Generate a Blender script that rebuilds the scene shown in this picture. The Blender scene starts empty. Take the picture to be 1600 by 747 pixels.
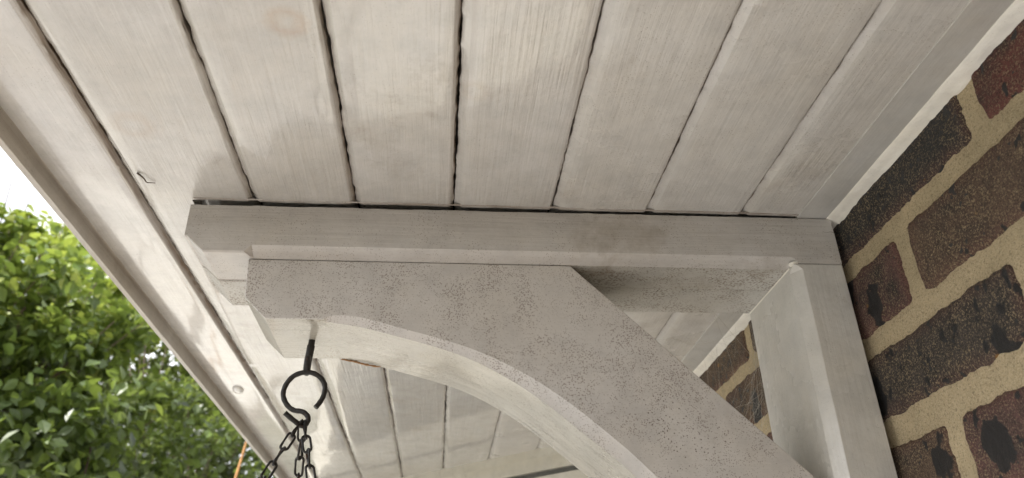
import bpy, bmesh, math, random
import numpy as np
from mathutils import Vector, Matrix, noise

random.seed(7); rng = np.random.default_rng(7)
scn = bpy.context.scene
COL = scn.collection
Z0 = 1.70                      # height of the camera; every z below is measured from it

# ------------------------------------------------------------------ camera
cam_d = bpy.data.cameras.new("camera"); cam = bpy.data.objects.new("camera", cam_d); COL.objects.link(cam)
scn.camera = cam
Rc = ((0.9960539, -0.08631442, -0.02065075), (0.02373617, 0.48328875, -0.87513918), (0.08551741, 0.87119562, 0.48343042))
M = Matrix(((Rc[0][0], -Rc[1][0], -Rc[2][0], 0), (Rc[0][1], -Rc[1][1], -Rc[2][1], 0), (Rc[0][2], -Rc[1][2], -Rc[2][2], Z0), (0, 0, 0, 1)))
cam.matrix_world = M
cam_d.sensor_width = 36.0; cam_d.lens = 1210.5 / 1600 * 36
cam_d.clip_start = 0.01; cam_d.clip_end = 3000
cam_d.dof.use_dof = True; cam_d.dof.focus_distance = 0.72; cam_d.dof.aperture_fstop = 9.0

# ------------------------------------------------------------------ sky and sun
SUN_EL, SUN_AZ = math.radians(47), math.atan2(-0.92, -0.39)      # azimuth from +Y towards +X
world = bpy.data.worlds.new("World"); scn.world = world; world.use_nodes = True
wt = world.node_tree; wt.nodes.clear()
wo = wt.nodes.new('ShaderNodeOutputWorld'); bg = wt.nodes.new('ShaderNodeBackground')
sky = wt.nodes.new('ShaderNodeTexSky'); sky.sky_type = 'NISHITA'; sky.sun_disc = False
sky.sun_elevation = SUN_EL; sky.sun_rotation = SUN_AZ
sky.air_density = 1.0; sky.dust_density = 5.0; sky.ozone_density = 0.6
# thin white cloud over most of the sky
wtc = wt.nodes.new('ShaderNodeTexCoord'); wn = wt.nodes.new('ShaderNodeTexNoise'); wn.inputs['Scale'].default_value = 2.2; wn.inputs['Detail'].default_value = 6
wr = wt.nodes.new('ShaderNodeMapRange'); wr.inputs['From Min'].default_value = 0.25; wr.inputs['From Max'].default_value = 0.55
wm = wt.nodes.new('ShaderNodeMix'); wm.data_type = 'RGBA'
wt.links.new(wtc.outputs['Generated'], wn.inputs['Vector']); wt.links.new(wn.outputs['Fac'], wr.inputs['Value'])
wt.links.new(wr.outputs['Result'], wm.inputs['Factor']); wt.links.new(sky.outputs['Color'], wm.inputs['A'])
wm.inputs['B'].default_value = (9.5, 9.6, 9.8, 1)
wt.links.new(wm.outputs['Result'], bg.inputs['Color']); bg.inputs['Strength'].default_value = 0.12
wt.links.new(bg.outputs['Background'], wo.inputs['Surface'])
sun_d = bpy.data.lights.new("sun", 'SUN'); sun = bpy.data.objects.new("sun", sun_d); COL.objects.link(sun)
sun_d.energy = 4.0; sun_d.angle = math.radians(0.6); sun_d.color = (1.0, 0.965, 0.92)
sd = Vector((math.sin(SUN_AZ) * math.cos(SUN_EL), math.cos(SUN_AZ) * math.cos(SUN_EL), math.sin(SUN_EL)))
sun.rotation_euler = sd.to_track_quat('Z', 'Y').to_euler(); sun.location = (-4, -4, 8)
scn.view_settings.view_transform = 'Standard'; scn.view_settings.look = 'None'
scn.view_settings.exposure = 1.12; scn.view_settings.gamma = 1.0

# ------------------------------------------------------------------ node helpers
class NT:
    def __init__(s, name):
        s.m = bpy.data.materials.new(name); s.m.use_nodes = True; s.t = s.m.node_tree; s.t.nodes.clear()
        s.out = s.n('ShaderNodeOutputMaterial'); s.b = s.n('ShaderNodeBsdfPrincipled'); s.l(s.b.outputs[0], s.out.inputs['Surface'])
        s.tc = s.n('ShaderNodeTexCoord')
    def n(s, k, **kw):
        o = s.t.nodes.new(k)
        for a, v in kw.items(): setattr(o, a, v)
        return o
    def l(s, a, b): s.t.links.new(a, b)
    def put(s, sock, v):
        if hasattr(v, 'is_linked') or isinstance(v, bpy.types.NodeSocket): s.l(v, sock)
        else: sock.default_value = v
    def co(s, scale=(1, 1, 1), src='Object', loc=(0, 0, 0), rnd=False):
        m = s.n('ShaderNodeMapping'); s.l(s.tc.outputs[src], m.inputs['Vector']); m.inputs['Scale'].default_value = scale; m.inputs['Location'].default_value = loc
        if rnd:
            oi = s.n('ShaderNodeObjectInfo'); a = s.n('ShaderNodeVectorMath', operation='SCALE'); a.inputs[0].default_value = (17.3, 9.1, 23.7); s.l(oi.outputs['Random'], a.inputs['Scale'])
            b = s.n('ShaderNodeVectorMath', operation='ADD'); s.l(m.outputs[0], b.inputs[0]); s.l(a.outputs[0], b.inputs[1]); return b.outputs[0]
        return m.outputs[0]
    def noise(s, v, sc, det=4, rough=0.55, dist=0.0):
        o = s.n('ShaderNodeTexNoise'); s.l(v, o.inputs['Vector']); o.inputs['Scale'].default_value = sc; o.inputs['Detail'].default_value = det
        o.inputs['Roughness'].default_value = rough; o.inputs['Distortion'].default_value = dist; return o.outputs['Fac']
    def vor(s, v, sc, feat='F1', out='Distance', rnd=1.0):
        o = s.n('ShaderNodeTexVoronoi', feature=feat); s.l(v, o.inputs['Vector']); o.inputs['Scale'].default_value = sc; o.inputs['Randomness'].default_value = rnd; return o.outputs[out]
    def rng(s, v, a, b, c=0.0, d=1.0):
        o = s.n('ShaderNodeMapRange'); s.put(o.inputs['Value'], v); o.inputs['From Min'].default_value = a; o.inputs['From Max'].default_value = b
        o.inputs['To Min'].default_value = c; o.inputs['To Max'].default_value = d; return o.outputs['Result']
    def mth(s, op, a, b=0.0, c=None):
        o = s.n('ShaderNodeMath', operation=op); s.put(o.inputs[0], a); s.put(o.inputs[1], b)
        if c is not None: s.put(o.inputs[2], c)
        return o.outputs[0]
    def mix(s, f, a, b, mode='MIX'):
        o = s.n('ShaderNodeMix', data_type='RGBA', blend_type=mode); s.put(o.inputs['Factor'], f)
        s.put(o.inputs['A'], a if not isinstance(a, tuple) else a + (1,)); s.put(o.inputs['B'], b if not isinstance(b, tuple) else b + (1,)); return o.outputs['Result']
    def attr(s, name, out='Fac'):
        o = s.n('ShaderNodeAttribute'); o.attribute_name = name; return o.outputs[out]
    def bump(s, h, dist, strength=1.0, prev=None):
        o = s.n('ShaderNodeBump'); s.put(o.inputs['Height'], h); o.inputs['Distance'].default_value = dist; o.inputs['Strength'].default_value = strength
        if prev is not None: s.l(prev, o.inputs['Normal'])
        return o.outputs[0]

def paint(name, base, along='Y', rough=(0.2, 0.4), speck=0.3, speck_size=520., coat=0.0, knots=(), mould=0.2, grain=1.0, peel=1.0, dirt=(0.16, 0.115, 0.075), cracks=0.0, dark=0.86, warm=(1.0, 0.975, 0.93)):
    t = NT(name)
    la, ac = 3.0, 1.0
    st = {'X': (0.035, 1, 1), 'Y': (1, 0.035, 1), 'Z': (1, 1, 0.035), 'XZ': (0.035, 1, 0.035)}[along]
    p = t.co(rnd=True); ps = t.co(st, rnd=True)
    big = t.noise(p, 7, 5, 0.6); mid = t.noise(p, 38, 6, 0.65); streak = t.noise(ps, 330, 4, 0.6, 0.3); wide = t.noise(ps, 90, 3, 0.6, 0.4)
    c = t.mix(t.rng(big, 0.35, 0.65), base, tuple(base[i] * warm[i] * 0.93 for i in range(3)))
    c = t.mix(t.mth('MULTIPLY', t.rng(mid, 0.42, 0.68), 0.45), c, tuple(x * dark * 0.80 for x in base))
    c = t.mix(t.mth('MULTIPLY', t.rng(streak, 0.45, 0.72), t.rng(t.noise(p, 6, 3), 0.45, 0.65, 0.05 * grain, 0.26 * grain)), c, tuple(base[i] * (0.72, 0.68, 0.62)[i] for i in range(3)))
    # drifts of grime
    ms = t.mth('MULTIPLY', t.rng(t.noise(p, 15, 9, 0.72, 0.2), 0.54, 0.72), t.rng(t.noise(p, 4.5, 2), 0.42, 0.62))
    c = t.mix(t.mth('MULTIPLY', ms, 0.65 * mould), c, (0.24, 0.19, 0.14))
    # mould spots
    vd = t.vor(p, speck_size); msk = t.rng(t.noise(p, 26, 6, 0.75), 0.30, 0.58)
    sp = t.rng(t.mth('SUBTRACT', vd, t.mth('MULTIPLY', msk, 0.33 * speck)), 0.03, -0.05)
    c = t.mix(t.mth('MULTIPLY', sp, 0.62), c, dirt)
    vd2 = t.vor(p, speck_size * 0.42); sp2 = t.mth('LESS_THAN', vd2, t.mth('MULTIPLY', t.rng(t.noise(p, 9, 3), 0.48, 0.7), 0.15 * speck))
    c = t.mix(t.mth('MULTIPLY', sp2, 0.8), c, tuple(x * 0.6 for x in dirt))
    # hairline cracks in the paint film
    pw = t.n('ShaderNodeVectorMath', operation='ADD'); nz = t.n('ShaderNodeTexNoise'); t.l(p, nz.inputs['Vector']); nz.inputs['Scale'].default_value = 30
    sc = t.n('ShaderNodeVectorMath', operation='SCALE'); t.l(nz.outputs['Color'], sc.inputs[0]); sc.inputs['Scale'].default_value = 0.03; t.l(p, pw.inputs[0]); t.l(sc.outputs[0], pw.inputs[1])
    ed = t.vor(pw.outputs[0], 7, 'DISTANCE_TO_EDGE'); ck = t.mth('MULTIPLY', t.mth('LESS_THAN', ed, 0.0011), t.mth('GREATER_THAN', t.noise(p, 5.5, 2), 0.64 - 0.1 * cracks))
    c = t.mix(t.mth('MULTIPLY', ck, 0.75 if cracks > 0 else 0.0), c, (0.10, 0.07, 0.05))
    # grime gathered in the joints (attribute painted on joint edges)
    g = t.attr('grime'); gf = t.mth('MULTIPLY', g, t.rng(t.noise(ps, 60, 5, 0.7), 0.30, 0.62))
    c = t.mix(t.mth('MINIMUM', t.mth('MULTIPLY', gf, 1.0), 1.0), c, (0.15, 0.10, 0.06))
    for kx, ky, kr, ks in knots:
        a = t.n('ShaderNodeVectorMath', operation='DISTANCE'); t.l(t.tc.outputs['Object'], a.inputs[0]); a.inputs[1].default_value = (kx, ky - 0.6, 0)
        dd = t.mth('ADD', a.outputs['Value'], t.mth('MULTIPLY', t.mth('SUBTRACT', t.noise(p, 120, 4, 0.7), 0.5), 0.012))
        ring = t.mth('SUBTRACT', 1.0, t.rng(t.mth('ABSOLUTE', t.mth('SUBTRACT', dd, kr)), 0.0, kr * 0.75))
        c = t.mix(t.mth('MULTIPLY', ring, ks), c, (0.40, 0.24, 0.11))
    t.l(c, t.b.inputs['Base Color'])
    t.b.inputs['IOR'].default_value = 1.55; t.b.inputs['Coat Weight'].default_value = coat; t.b.inputs['Coat Roughness'].default_value = 0.07
    r = t.rng(t.noise(p, 9, 4, 0.6), 0.38, 0.62, rough[0], rough[1]); r = t.mth('ADD', r, t.mth('MULTIPLY', ms, 0.10)); r = t.mth('ADD', r, t.mth('MULTIPLY', g, 0.3))
    t.l(r, t.b.inputs['Roughness'])
    h1 = t.bump(streak, 0.00055 * grain, 0.8); h2 = t.bump(wide, 0.0011 * grain, 0.6, h1)
    h3 = t.bump(t.noise(p, 240, 3, 0.5), 0.00035 * peel, 0.8, h2); h4 = t.bump(t.noise(p, 48, 3, 0.5), 0.0012 * peel, 0.5, h3)
    h5 = t.bump(t.mth('SUBTRACT', 1.0, ck), 0.0004, 0.6, h4)
    t.l(h5, t.b.inputs['Normal'])
    return t.m

CREAM = (0.555, 0.545, 0.53)
M_board = paint("soffit_gloss_paint", CREAM, 'Y', (0.07, 0.20), 0.40, 420, 0.8, ((-0.112, 0.405, 0.010, 0.32), (0.02, 0.47, 0.008, 0.12), (-0.255, 0.53, 0.012, 0.18)), 0.75, 1.6, 1.1)
M_board_dull = paint("soffit_dull_paint", (0.575, 0.565, 0.545), 'Y', (0.22, 0.42), 0.6, 460, 0.3, (), 0.9, 1.1, 0.9)
M_outer = paint("outer_gloss_paint", (0.60, 0.59, 0.575), 'Y', (0.04, 0.12), 0.45, 420, 1.0, (), 0.30, 0.8, 0.8)
M_strip = paint("edge_strip_paint", (0.535, 0.53, 0.51), 'Y', (0.35, 0.5), 0.35, 420, 0.0, (), 0.3, 0.6, 0.5)
M_beam = paint("beam_paint", (0.60, 0.585, 0.575), 'X', (0.35, 0.55), 0.75, 480, 0.0, (), 0.85, 1.1, 0.8, cracks=0.5)
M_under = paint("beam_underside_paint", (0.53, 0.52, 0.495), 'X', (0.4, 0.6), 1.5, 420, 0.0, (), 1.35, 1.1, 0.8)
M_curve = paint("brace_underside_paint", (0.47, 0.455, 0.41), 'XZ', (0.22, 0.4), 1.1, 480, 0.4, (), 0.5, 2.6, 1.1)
M_brace = paint("brace_paint", (0.63, 0.615, 0.61), 'X', (0.30, 0.5), 1.25, 640, 0.1, (), 0.55, 0.35, 0.8, dirt=(0.17, 0.125, 0.10), cracks=0.0)
M_post = paint("post_paint", (0.66, 0.65, 0.625), 'Z', (0.22, 0.42), 0.45, 460, 0.2, (), 0.45, 0.8, 0.8, cracks=0.6)
M_fascia = paint("fascia_paint", (0.56, 0.54, 0.51), 'Y', (0.3, 0.5), 0.6, 450, 0.0, (), 0.6, 0.8, 0.8)
M_caulk = paint("painted_caulk", (0.86, 0.84, 0.78), 'Y', (0.4, 0.6), 0.25, 300, 0.0, (), 0.12, 0.15, 1.6)
M_bay = paint("bay_window_paint", (0.68, 0.66, 0.59), 'X', (0.25, 0.4), 0.25, 300, 0.0, (), 0.3, 0.4, 0.6)

def simple(name, col, rough=0.6, metal=0.0, nscale=200, amt=0.3, bump=0.0004):
    t = NT(name); p = t.co(); n = t.noise(p, nscale, 5, 0.65)
    t.l(t.mix(t.rng(n, 0.3, 0.7), tuple(x * (1 - amt) for x in col), tuple(min(1, x * (1 + amt)) for x in col)), t.b.inputs['Base Color'])
    t.b.inputs['Roughness'].default_value = rough; t.b.inputs['Metallic'].default_value = metal
    t.l(t.bump(n, bump, 0.8), t.b.inputs['Normal']); return t.m
M_deck = simple("rough_sawn_deck", (0.03, 0.025, 0.02), 0.9)
def iron():
    t = NT("black_iron"); p = t.co(); n = t.noise(p, 500, 5, 0.7); n2 = t.noise(p, 140, 4, 0.7)
    c = t.mix(t.rng(n, 0.3, 0.7), (0.012, 0.011, 0.011), (0.035, 0.032, 0.03)); c = t.mix(t.mth('MULTIPLY', t.rng(n2, 0.60, 0.72), 0.7), c, (0.10, 0.045, 0.022))
    t.l(c, t.b.inputs['Base Color']); t.l(t.rng(n2, 0.35, 0.65, 0.32, 0.6), t.b.inputs['Roughness']); t.b.inputs['Metallic'].default_value = 0.35
    t.l(t.bump(n, 0.0006, 0.9), t.b.inputs['Normal']); return t.m
M_iron = iron()
def mortar_mat():
    t = NT("sandy_mortar"); p = t.co(); f = t.noise(p, 900, 4, 0.7); m = t.noise(p, 45, 5, 0.6); g = t.noise(p, 9, 3)
    c = t.mix(t.rng(m, 0.35, 0.68), (0.58, 0.46, 0.285), (0.42, 0.33, 0.20)); c = t.mix(t.rng(f, 0.40, 0.62), c, (0.66, 0.55, 0.37)); c = t.mix(t.mth('MULTIPLY', t.rng(t.noise(p, 420, 3, 0.7), 0.46, 0.36), 0.6), c, (0.20, 0.16, 0.10))
    c = t.mix(t.mth('MULTIPLY', t.rng(g, 0.5, 0.7), 0.4), c, (0.26, 0.22, 0.13))
    c = t.mix(t.mth('MULTIPLY', t.mth('LESS_THAN', t.vor(p, 230), 0.09), 0.8), c, (0.08, 0.06, 0.04))
    t.l(c, t.b.inputs['Base Color']); t.b.inputs['Roughness'].default_value = 0.95
    t.l(t.bump(m, 0.0045, 0.9, t.bump(f, 0.0018, 1.0)), t.b.inputs['Normal']); return t.m
M_mortar = mortar_mat()
def brick_mat():
    t = NT("stock_brick"); p = t.co(rnd=True); oi = t.n('ShaderNodeObjectInfo')
    base = oi.outputs['Color']
    a = t.noise(p, 17, 6, 0.7, 0.6); b = t.noise(p, 60, 6, 0.75, 0.3); f = t.noise(p, 700, 3, 0.7); s = t.noise(p, 620, 5, 0.8)
    c = t.mix(t.rng(a, 0.46, 0.66), base, (0.022, 0.021, 0.022)); 
    c = t.mix(t.mth('MULTIPLY', t.rng(b, 0.42, 0.62), 0.55), c, t.mix(0.5, base, (0.045, 0.035, 0.032)))
    e = t.attr('rim'); c = t.mix(t.mth('MULTIPLY', e, t.rng(b, 0.3, 0.6, 0.2, 0.9)), c, t.mix(0.5, base, (0.16, 0.062, 0.05)))
    # sand grains on the face
    c = t.mix(t.mth('MULTIPLY', t.rng(s, 0.52, 0.60), t.rng(t.noise(p, 13, 3), 0.33, 0.62, 0.30, 1.0)), c, (0.42, 0.32, 0.19))
    c = t.mix(t.mth('MULTIPLY', t.rng(f, 0.46, 0.38), 0.7), c, (0.012, 0.010, 0.010))
    # burnt black blotches
    pv = t.n('ShaderNodeVectorMath', operation='ADD'); nz = t.n('ShaderNodeTexNoise'); t.l(p, nz.inputs['Vector']); nz.inputs['Scale'].default_value = 70
    sc = t.n('ShaderNodeVectorMath', operation='SCALE'); t.l(nz.outputs['Color'], sc.inputs[0]); sc.inputs['Scale'].default_value = 0.022; t.l(t.co((1, 1, 0.62), rnd=True), pv.inputs[0]); t.l(sc.outputs[0], pv.inputs[1])
    v = t.vor(pv.outputs[0], 17); bl = t.rng(v, 0.235, 0.215); v2 = t.vor(pv.outputs[0], 80); bl2 = t.rng(v2, 0.27, 0.23)
    bl = t.mth('MAXIMUM', bl, t.mth('MULTIPLY', bl2, t.mth('GREATER_THAN', t.noise(p, 12, 2), 0.48)))
    c = t.mix(t.mth('MULTIPLY', bl, 0.93), c, (0.010, 0.011, 0.013))
    och = t.rng(t.vor(t.co(loc=(3, 1, 2), rnd=True), 21), 0.085, 0.06); c = t.mix(t.mth('MULTIPLY', och, 0.75), c, (0.32, 0.16, 0.04))
    t.l(c, t.b.inputs['Base Color']); t.l(t.rng(bl, 0, 1, 0.9, 0.55), t.b.inputs['Roughness'])
    t.l(t.bump(bl, 0.0012, -0.8, t.bump(b, 0.003, 0.8, t.bump(s, 0.0016, 1.0))), t.b.inputs['Normal']); return t.m
M_brick = brick_mat()

# ------------------------------------------------------------------ object helpers
def tag(o, label=None, cat=None, group=None, kind=None):
    if label: o['label'] = label
    if cat: o['category'] = cat
    if group: o['group'] = group
    if kind: o['kind'] = kind
    return o
def thing(name, loc, label, cat, group=None):
    o = bpy.data.objects.new(name, None); COL.objects.link(o); o.location = (loc[0], loc[1], loc[2] + Z0); o.empty_display_size = 0.05
    return tag(o, label, cat, group)
PLOC = {}
def origin(o):
    v = Vector((0, 0, 0))
    while o is not None: v += o.location; o = o.parent
    return v
def mesh(name, verts, faces, m, parent=None, smooth=None, attrs=None):
    """vertices are given in place (z from the camera height); stored relative to the parent"""
    off = origin(parent) if parent else Vector((0, 0, 0))
    V = np.asarray(verts, dtype=float).reshape(-1, 3) + np.array([-off.x, -off.y, Z0 - off.z])
    me = bpy.data.meshes.new(name); me.from_pydata(V.tolist(), [], [list(map(int, f)) for f in faces]); me.update()
    bm = bmesh.new(); bm.from_mesh(me); bmesh.ops.recalc_face_normals(bm, faces=bm.faces); bm.to_mesh(me); bm.free()
    me.materials.append(m)
    if smooth is not None:
        me.polygons.foreach_set('use_smooth', [True] * len(me.polygons)); me.set_sharp_from_angle(angle=math.radians(smooth))
    if attrs:
        for k, a in attrs.items():
            at = me.attributes.new(k, 'FLOAT', 'POINT'); at.data.foreach_set('value', np.asarray(a, dtype=np.float32))
    o = bpy.data.objects.new(name, me); COL.objects.link(o)
    if parent: o.parent = parent
    return o
def loft(rings, caps=True, closed=True):
    n = len(rings[0]); V = [p for r in rings for p in r]; F = []
    for i in range(len(rings) - 1):
        for j in range(n if closed else n - 1):
            k = (j + 1) % n; F.append((i * n + j, i * n + k, (i + 1) * n + k, (i + 1) * n + j))
    if caps: F.append(tuple(range(n))[::-1]); F.append(tuple((len(rings) - 1) * n + j for j in range(n)))
    return V, F
def fn(x, s=1.0, seed=0.0): return noise.noise(Vector((x * s, seed * 7.31, seed * 3.17)))
def fr(x, s=1.0, seed=0.0, o=3):
    v = 0; a = 1.0
    for i in range(o): v += a * fn(x, s * 2 ** i, seed + i * 5.1); a *= 0.55
    return v
def bevbox(name, a, b, m, parent, bev=0.001, seg=2):
    bm = bmesh.new(); bmesh.ops.create_cube(bm, size=1)
    for v in bm.verts: v.co = Vector([(a[i] + b[i]) / 2 + v.co[i] * (b[i] - a[i]) for i in range(3)])
    bmesh.ops.bevel(bm, geom=bm.edges[:], offset=bev, segments=seg, profile=0.5, affect='EDGES')
    bm.verts.ensure_lookup_table(); V = [tuple(v.co) for v in bm.verts]; F = [[v.index for v in f.verts] for f in bm.faces]; bm.free()
    return mesh(name, V, F, m, parent, 40)
def tube(pts, r, n=10, close=False):
    P = [Vector(p) for p in pts]; N = len(P); rr = r if hasattr(r, '__len__') else [r] * N
    V = []; F = []; prev = None
    for i in range(N):
        if close: t = (P[(i + 1) % N] - P[i - 1]).normalized()
        else: t = (P[min(i + 1, N - 1)] - P[max(i - 1, 0)]).normalized()
        if prev is None:
            a = Vector((0, 1, 0)) if abs(t.y) < 0.9 else Vector((1, 0, 0)); u = t.cross(a).normalized()
        else: u = (prev - t * prev.dot(t)).normalized()
        prev = u; w = t.cross(u)
        for k in range(n):
            q = 2 * math.pi * k / n; V.append(P[i] + (u * math.cos(q) + w * math.sin(q)) * rr[i])
    M_ = N if close else N - 1
    for i in range(M_):
        for k in range(n):
            j = (i + 1) % N; F.append((i * n + k, i * n + (k + 1) % n, j * n + (k + 1) % n, j * n + k))
    if not close: F.append(tuple(range(n))[::-1]); F.append(tuple((N - 1) * n + k for k in range(n)))
    return [tuple(v) for v in V], F
def merge(parts):
    V = []; F = []
    for v, f in parts:
        o = len(V); V += list(v); F += [tuple(i + o for i in q) for q in f]
    return V, F
def spline(P, n=8):
    P = [Vector(p) for p in P]; Q = []
    for i in range(len(P) - 1):
        a = P[max(i - 1, 0)]; b = P[i]; c = P[i + 1]; d = P[min(i + 2, len(P) - 1)]
        for k in range(n):
            t = k / n; Q.append(0.5 * ((2 * b) + (c - a) * t + (2 * a - 5 * b + 4 * c - d) * t * t + (-a + 3 * b - 3 * c + d) * t ** 3))
    Q.append(P[-1]); return Q

# ------------------------------------------------------------------ ground
def ground():
    t = NT("lawn_grass"); p = t.co(); n = t.noise(p, 3, 6, 0.7); f = t.noise(p, 90, 4, 0.7)
    t.l(t.mix(t.rng(n, 0.35, 0.65), t.mix(f, (0.06, 0.07, 0.03), (0.11, 0.12, 0.06)), (0.13, 0.115, 0.075)), t.b.inputs['Base Color']); t.b.inputs['Roughness'].default_value = 0.9
    t.l(t.bump(f, 0.02, 0.8), t.b.inputs['Normal'])
    g = mesh("ground", [(-400, -400, -1.70), (400, -400, -1.70), (400, 400, -1.70), (-400, 400, -1.70)], [(0, 1, 2, 3)], t.m); tag(g, kind='structure')
    t = NT("grey_concrete"); p = t.co(); n = t.noise(p, 5, 6, 0.7); f = t.noise(p, 120, 4, 0.7)
    c = t.mix(t.rng(n, 0.3, 0.7), (0.37, 0.36, 0.35), (0.30, 0.29, 0.285)); t.l(t.mix(t.mth('MULTIPLY', t.rng(f, 0.5, 0.7), 0.3), c, (0.2, 0.19, 0.18)), t.b.inputs['Base Color'])
    t.b.inputs['Roughness'].default_value = 0.85; t.l(t.bump(f, 0.003, 0.6), t.b.inputs['Normal'])
    pth = mesh("path", [(-3.2, -6.0, -1.690), (0.46, -6.0, -1.690), (0.46, 3.795, -1.690), (-3.2, 3.795, -1.690)], [(0, 1, 2, 3)], t.m); tag(pth, kind='structure')
    t = NT("pale_paving"); p = t.co(rnd=True); n = t.noise(p, 6, 6, 0.7); f = t.noise(p, 160, 4, 0.7)
    c = t.mix(t.rng(n, 0.3, 0.7), (0.68, 0.66, 0.61), (0.58, 0.56, 0.51)); t.l(t.mix(t.mth('MULTIPLY', t.rng(f, 0.5, 0.7), 0.3), c, (0.35, 0.32, 0.27)), t.b.inputs['Base Color'])
    t.b.inputs['Roughness'].default_value = 0.8; t.l(t.bump(f, 0.002, 0.6), t.b.inputs['Normal'])
    pm = t.m
    pat = mesh("patio", [(-5.20, 3.80, -1.694), (0.40, 3.80, -1.694), (0.40, 8.00, -1.694), (-5.20, 8.00, -1.694)], [(0, 1, 2, 3)], simple("patio_bed", (0.30, 0.27, 0.22), 0.95)); tag(pat, kind='structure')
    bm = bmesh.new(); bmesh.ops.create_cube(bm, size=1)
    for v in bm.verts: v.co = Vector((v.co.x * 0.596, v.co.y * 0.596, v.co.z * 0.04))
    bmesh.ops.bevel(bm, geom=bm.edges[:], offset=0.005, segments=1, affect='EDGES')
    me = bpy.data.meshes.new("paving_slab"); bm.to_mesh(me); bm.free(); me.materials.append(pm)
    for i in range(9):
        for j in range(7):
            o = bpy.data.objects.new("paving_slab", me); COL.objects.link(o); o.parent = pat
            o.location = (-4.85 + 0.605 * i, 4.12 + 0.605 * j, Z0 - 1.694 + 0.018 + 0.002 * random.random()); o.rotation_euler.z = random.choice((0, math.pi))
ground()

# ------------------------------------------------------------------ canopy soffit
canopy = thing("porch_canopy", (0, 0.6, 0.391), "cream painted tongue and groove timber canopy ceiling overhead with open dirty joints", "canopy")
ZS = 0.391
edges = [-0.349, -0.284, -0.1822, -0.0868, 0.0075, 0.1035, 0.1980, 0.2940, 0.3935]
Y0, Y1 = -1.85, 2.25
def ysteps():
    y = Y0; L = []
    while y < 0.30: L.append(y); y += 0.04
    y = 0.30
    while y < 1.3: L.append(y); y += 0.0035
    while y < Y1: L.append(y); y += 0.012
    L += [0.6438, 0.6446, 0.6995, 0.7003]; L.append(Y1); return sorted(set(L))
YS = ysteps()
def crack(i, y):            # half-width of the open joint, wandering along it
    base = (0.0, 0.0006, 0.0007, 0.0007, 0.0008, 0.0003, 0.0003, 0.0003, 0)[i]
    w = base + 0.0008 * fr(y, 22, i) + 0.0009 * fn(y, 120, i + 9)
    if y > 0.77: w -= 0.0003
    return max(0.00012, w)
def wander(i, y): return 0.0008 * fr(y, 14, i + 40) + 0.0008 * fn(y, 75, i + 60) + 0.0004 * fn(y, 240, i + 80)
for b in range(8):
    rings = []; gr = []
    for y in YS:
        xl, xr = edges[b], edges[b + 1]
        cl = crack(b, y) if b > 0 else 0; cr = crack(b + 1, y) if b < 7 else 0
        wl = wander(b, y) if b > 0 else 0; wr_ = wander(b + 1, y) if b < 7 else 0
        chl = (0.0058 if b < 4 else 0.0068) if b > 0 else 0.0003; chr_ = (0.0048 if b < 4 else 0.0030) if b < 7 else 0.0003
        if b == 0: chr_ = 0.0060
        w1 = 0.0004 * fn(y, 60, b + 70); w2 = 0.0004 * fn(y, 60, b + 80)
        cup = (0.0, 0.0003, -0.0004, 0.0005, 0.0003, -0.0002, 0.0002, 0.0)[b]
        r = [(xl + wl + cl, y, ZS + 0.016), (xl + wl + cl, y, ZS + 0.0042), (xl + wl + cl + 0.0004, y, ZS + 0.0036), (xl + chl * 0.6, y, ZS + 0.0018 + w1 * 0.6), (xl + chl, y, ZS + 0.0003), (xl + chl + 0.0006, y, ZS)]
        nx = 8
        for k in range(1, nx):
            x = xl + chl + 0.0012 + (xr - chr_ - 0.0012 - xl - chl - 0.0012) * k / nx
            u = k / nx
            if b == 1 and k in (3, 4): x = -0.2385 if k == 3 else -0.2372; u = (x - xl) / (xr - xl)
            r.append((x, y, ZS + cup * 4 * u * (1 - u) + 0.0004 * fn(y, 9, b * 3 + k)))
        r += [(xr - chr_ - 0.0012, y, ZS), (xr - chr_, y, ZS + 0.0003), (xr - chr_ * 0.5, y, ZS + 0.0016 + w2), (xr + wr_ - cr - 0.0007, y, ZS + 0.003), (xr + wr_ - cr, y, ZS + 0.0042), (xr + wr_ - cr, y, ZS + 0.016)]
        rings.append(r)
        near = 1.0 if b in (1, 2, 3) else 0.5; nl = 0.6 if b in (1, 2, 3) else 0.05
        g = [1, 1, 0.9 * nl, 0.40 * nl, 0.12 * nl, 0] + [0] * (nx - 1) + [0, 0.12 * near, 0.42 * near, 0.9, 1, 1]
        if b == 0: g[-6:] = [0.1, 0.7, 0.95, 1, 1, 1]
        if 0.6444 < y < 0.7000 and b > 0:      # rebate above the beam: an open dark gap
            rings[-1] = [(p[0], p[1], p[2] + (0.0105 if p[0] > -0.2380 and p[2] < ZS + 0.006 else 0)) for p in r]
        if 0.641 < y < 0.6445 and b > 0: g = [max(q, 0.55) if p[0] > -0.238 else q for p, q in zip(r, g)]
        gr += g
    V, F = loft(rings)
    o = mesh("soffit_board", V, F, M_outer if b == 0 else M_board if b < 5 else M_board_dull, canopy, 28, {'grime': gr})
V, F = tube([(x, 0.6400 + 0.0005 * fr(x, 30, 4), ZS + 0.0003) for x in np.arange(-0.236, 0.384, 0.003)], [0.0009 + 0.0003 * fn(x, 90, 2) for x in np.arange(-0.236, 0.384, 0.003)], 6)
mesh("paint_ridge", V, F, M_beam, canopy, 60, {'grime': [0.75] * len(V)})
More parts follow.
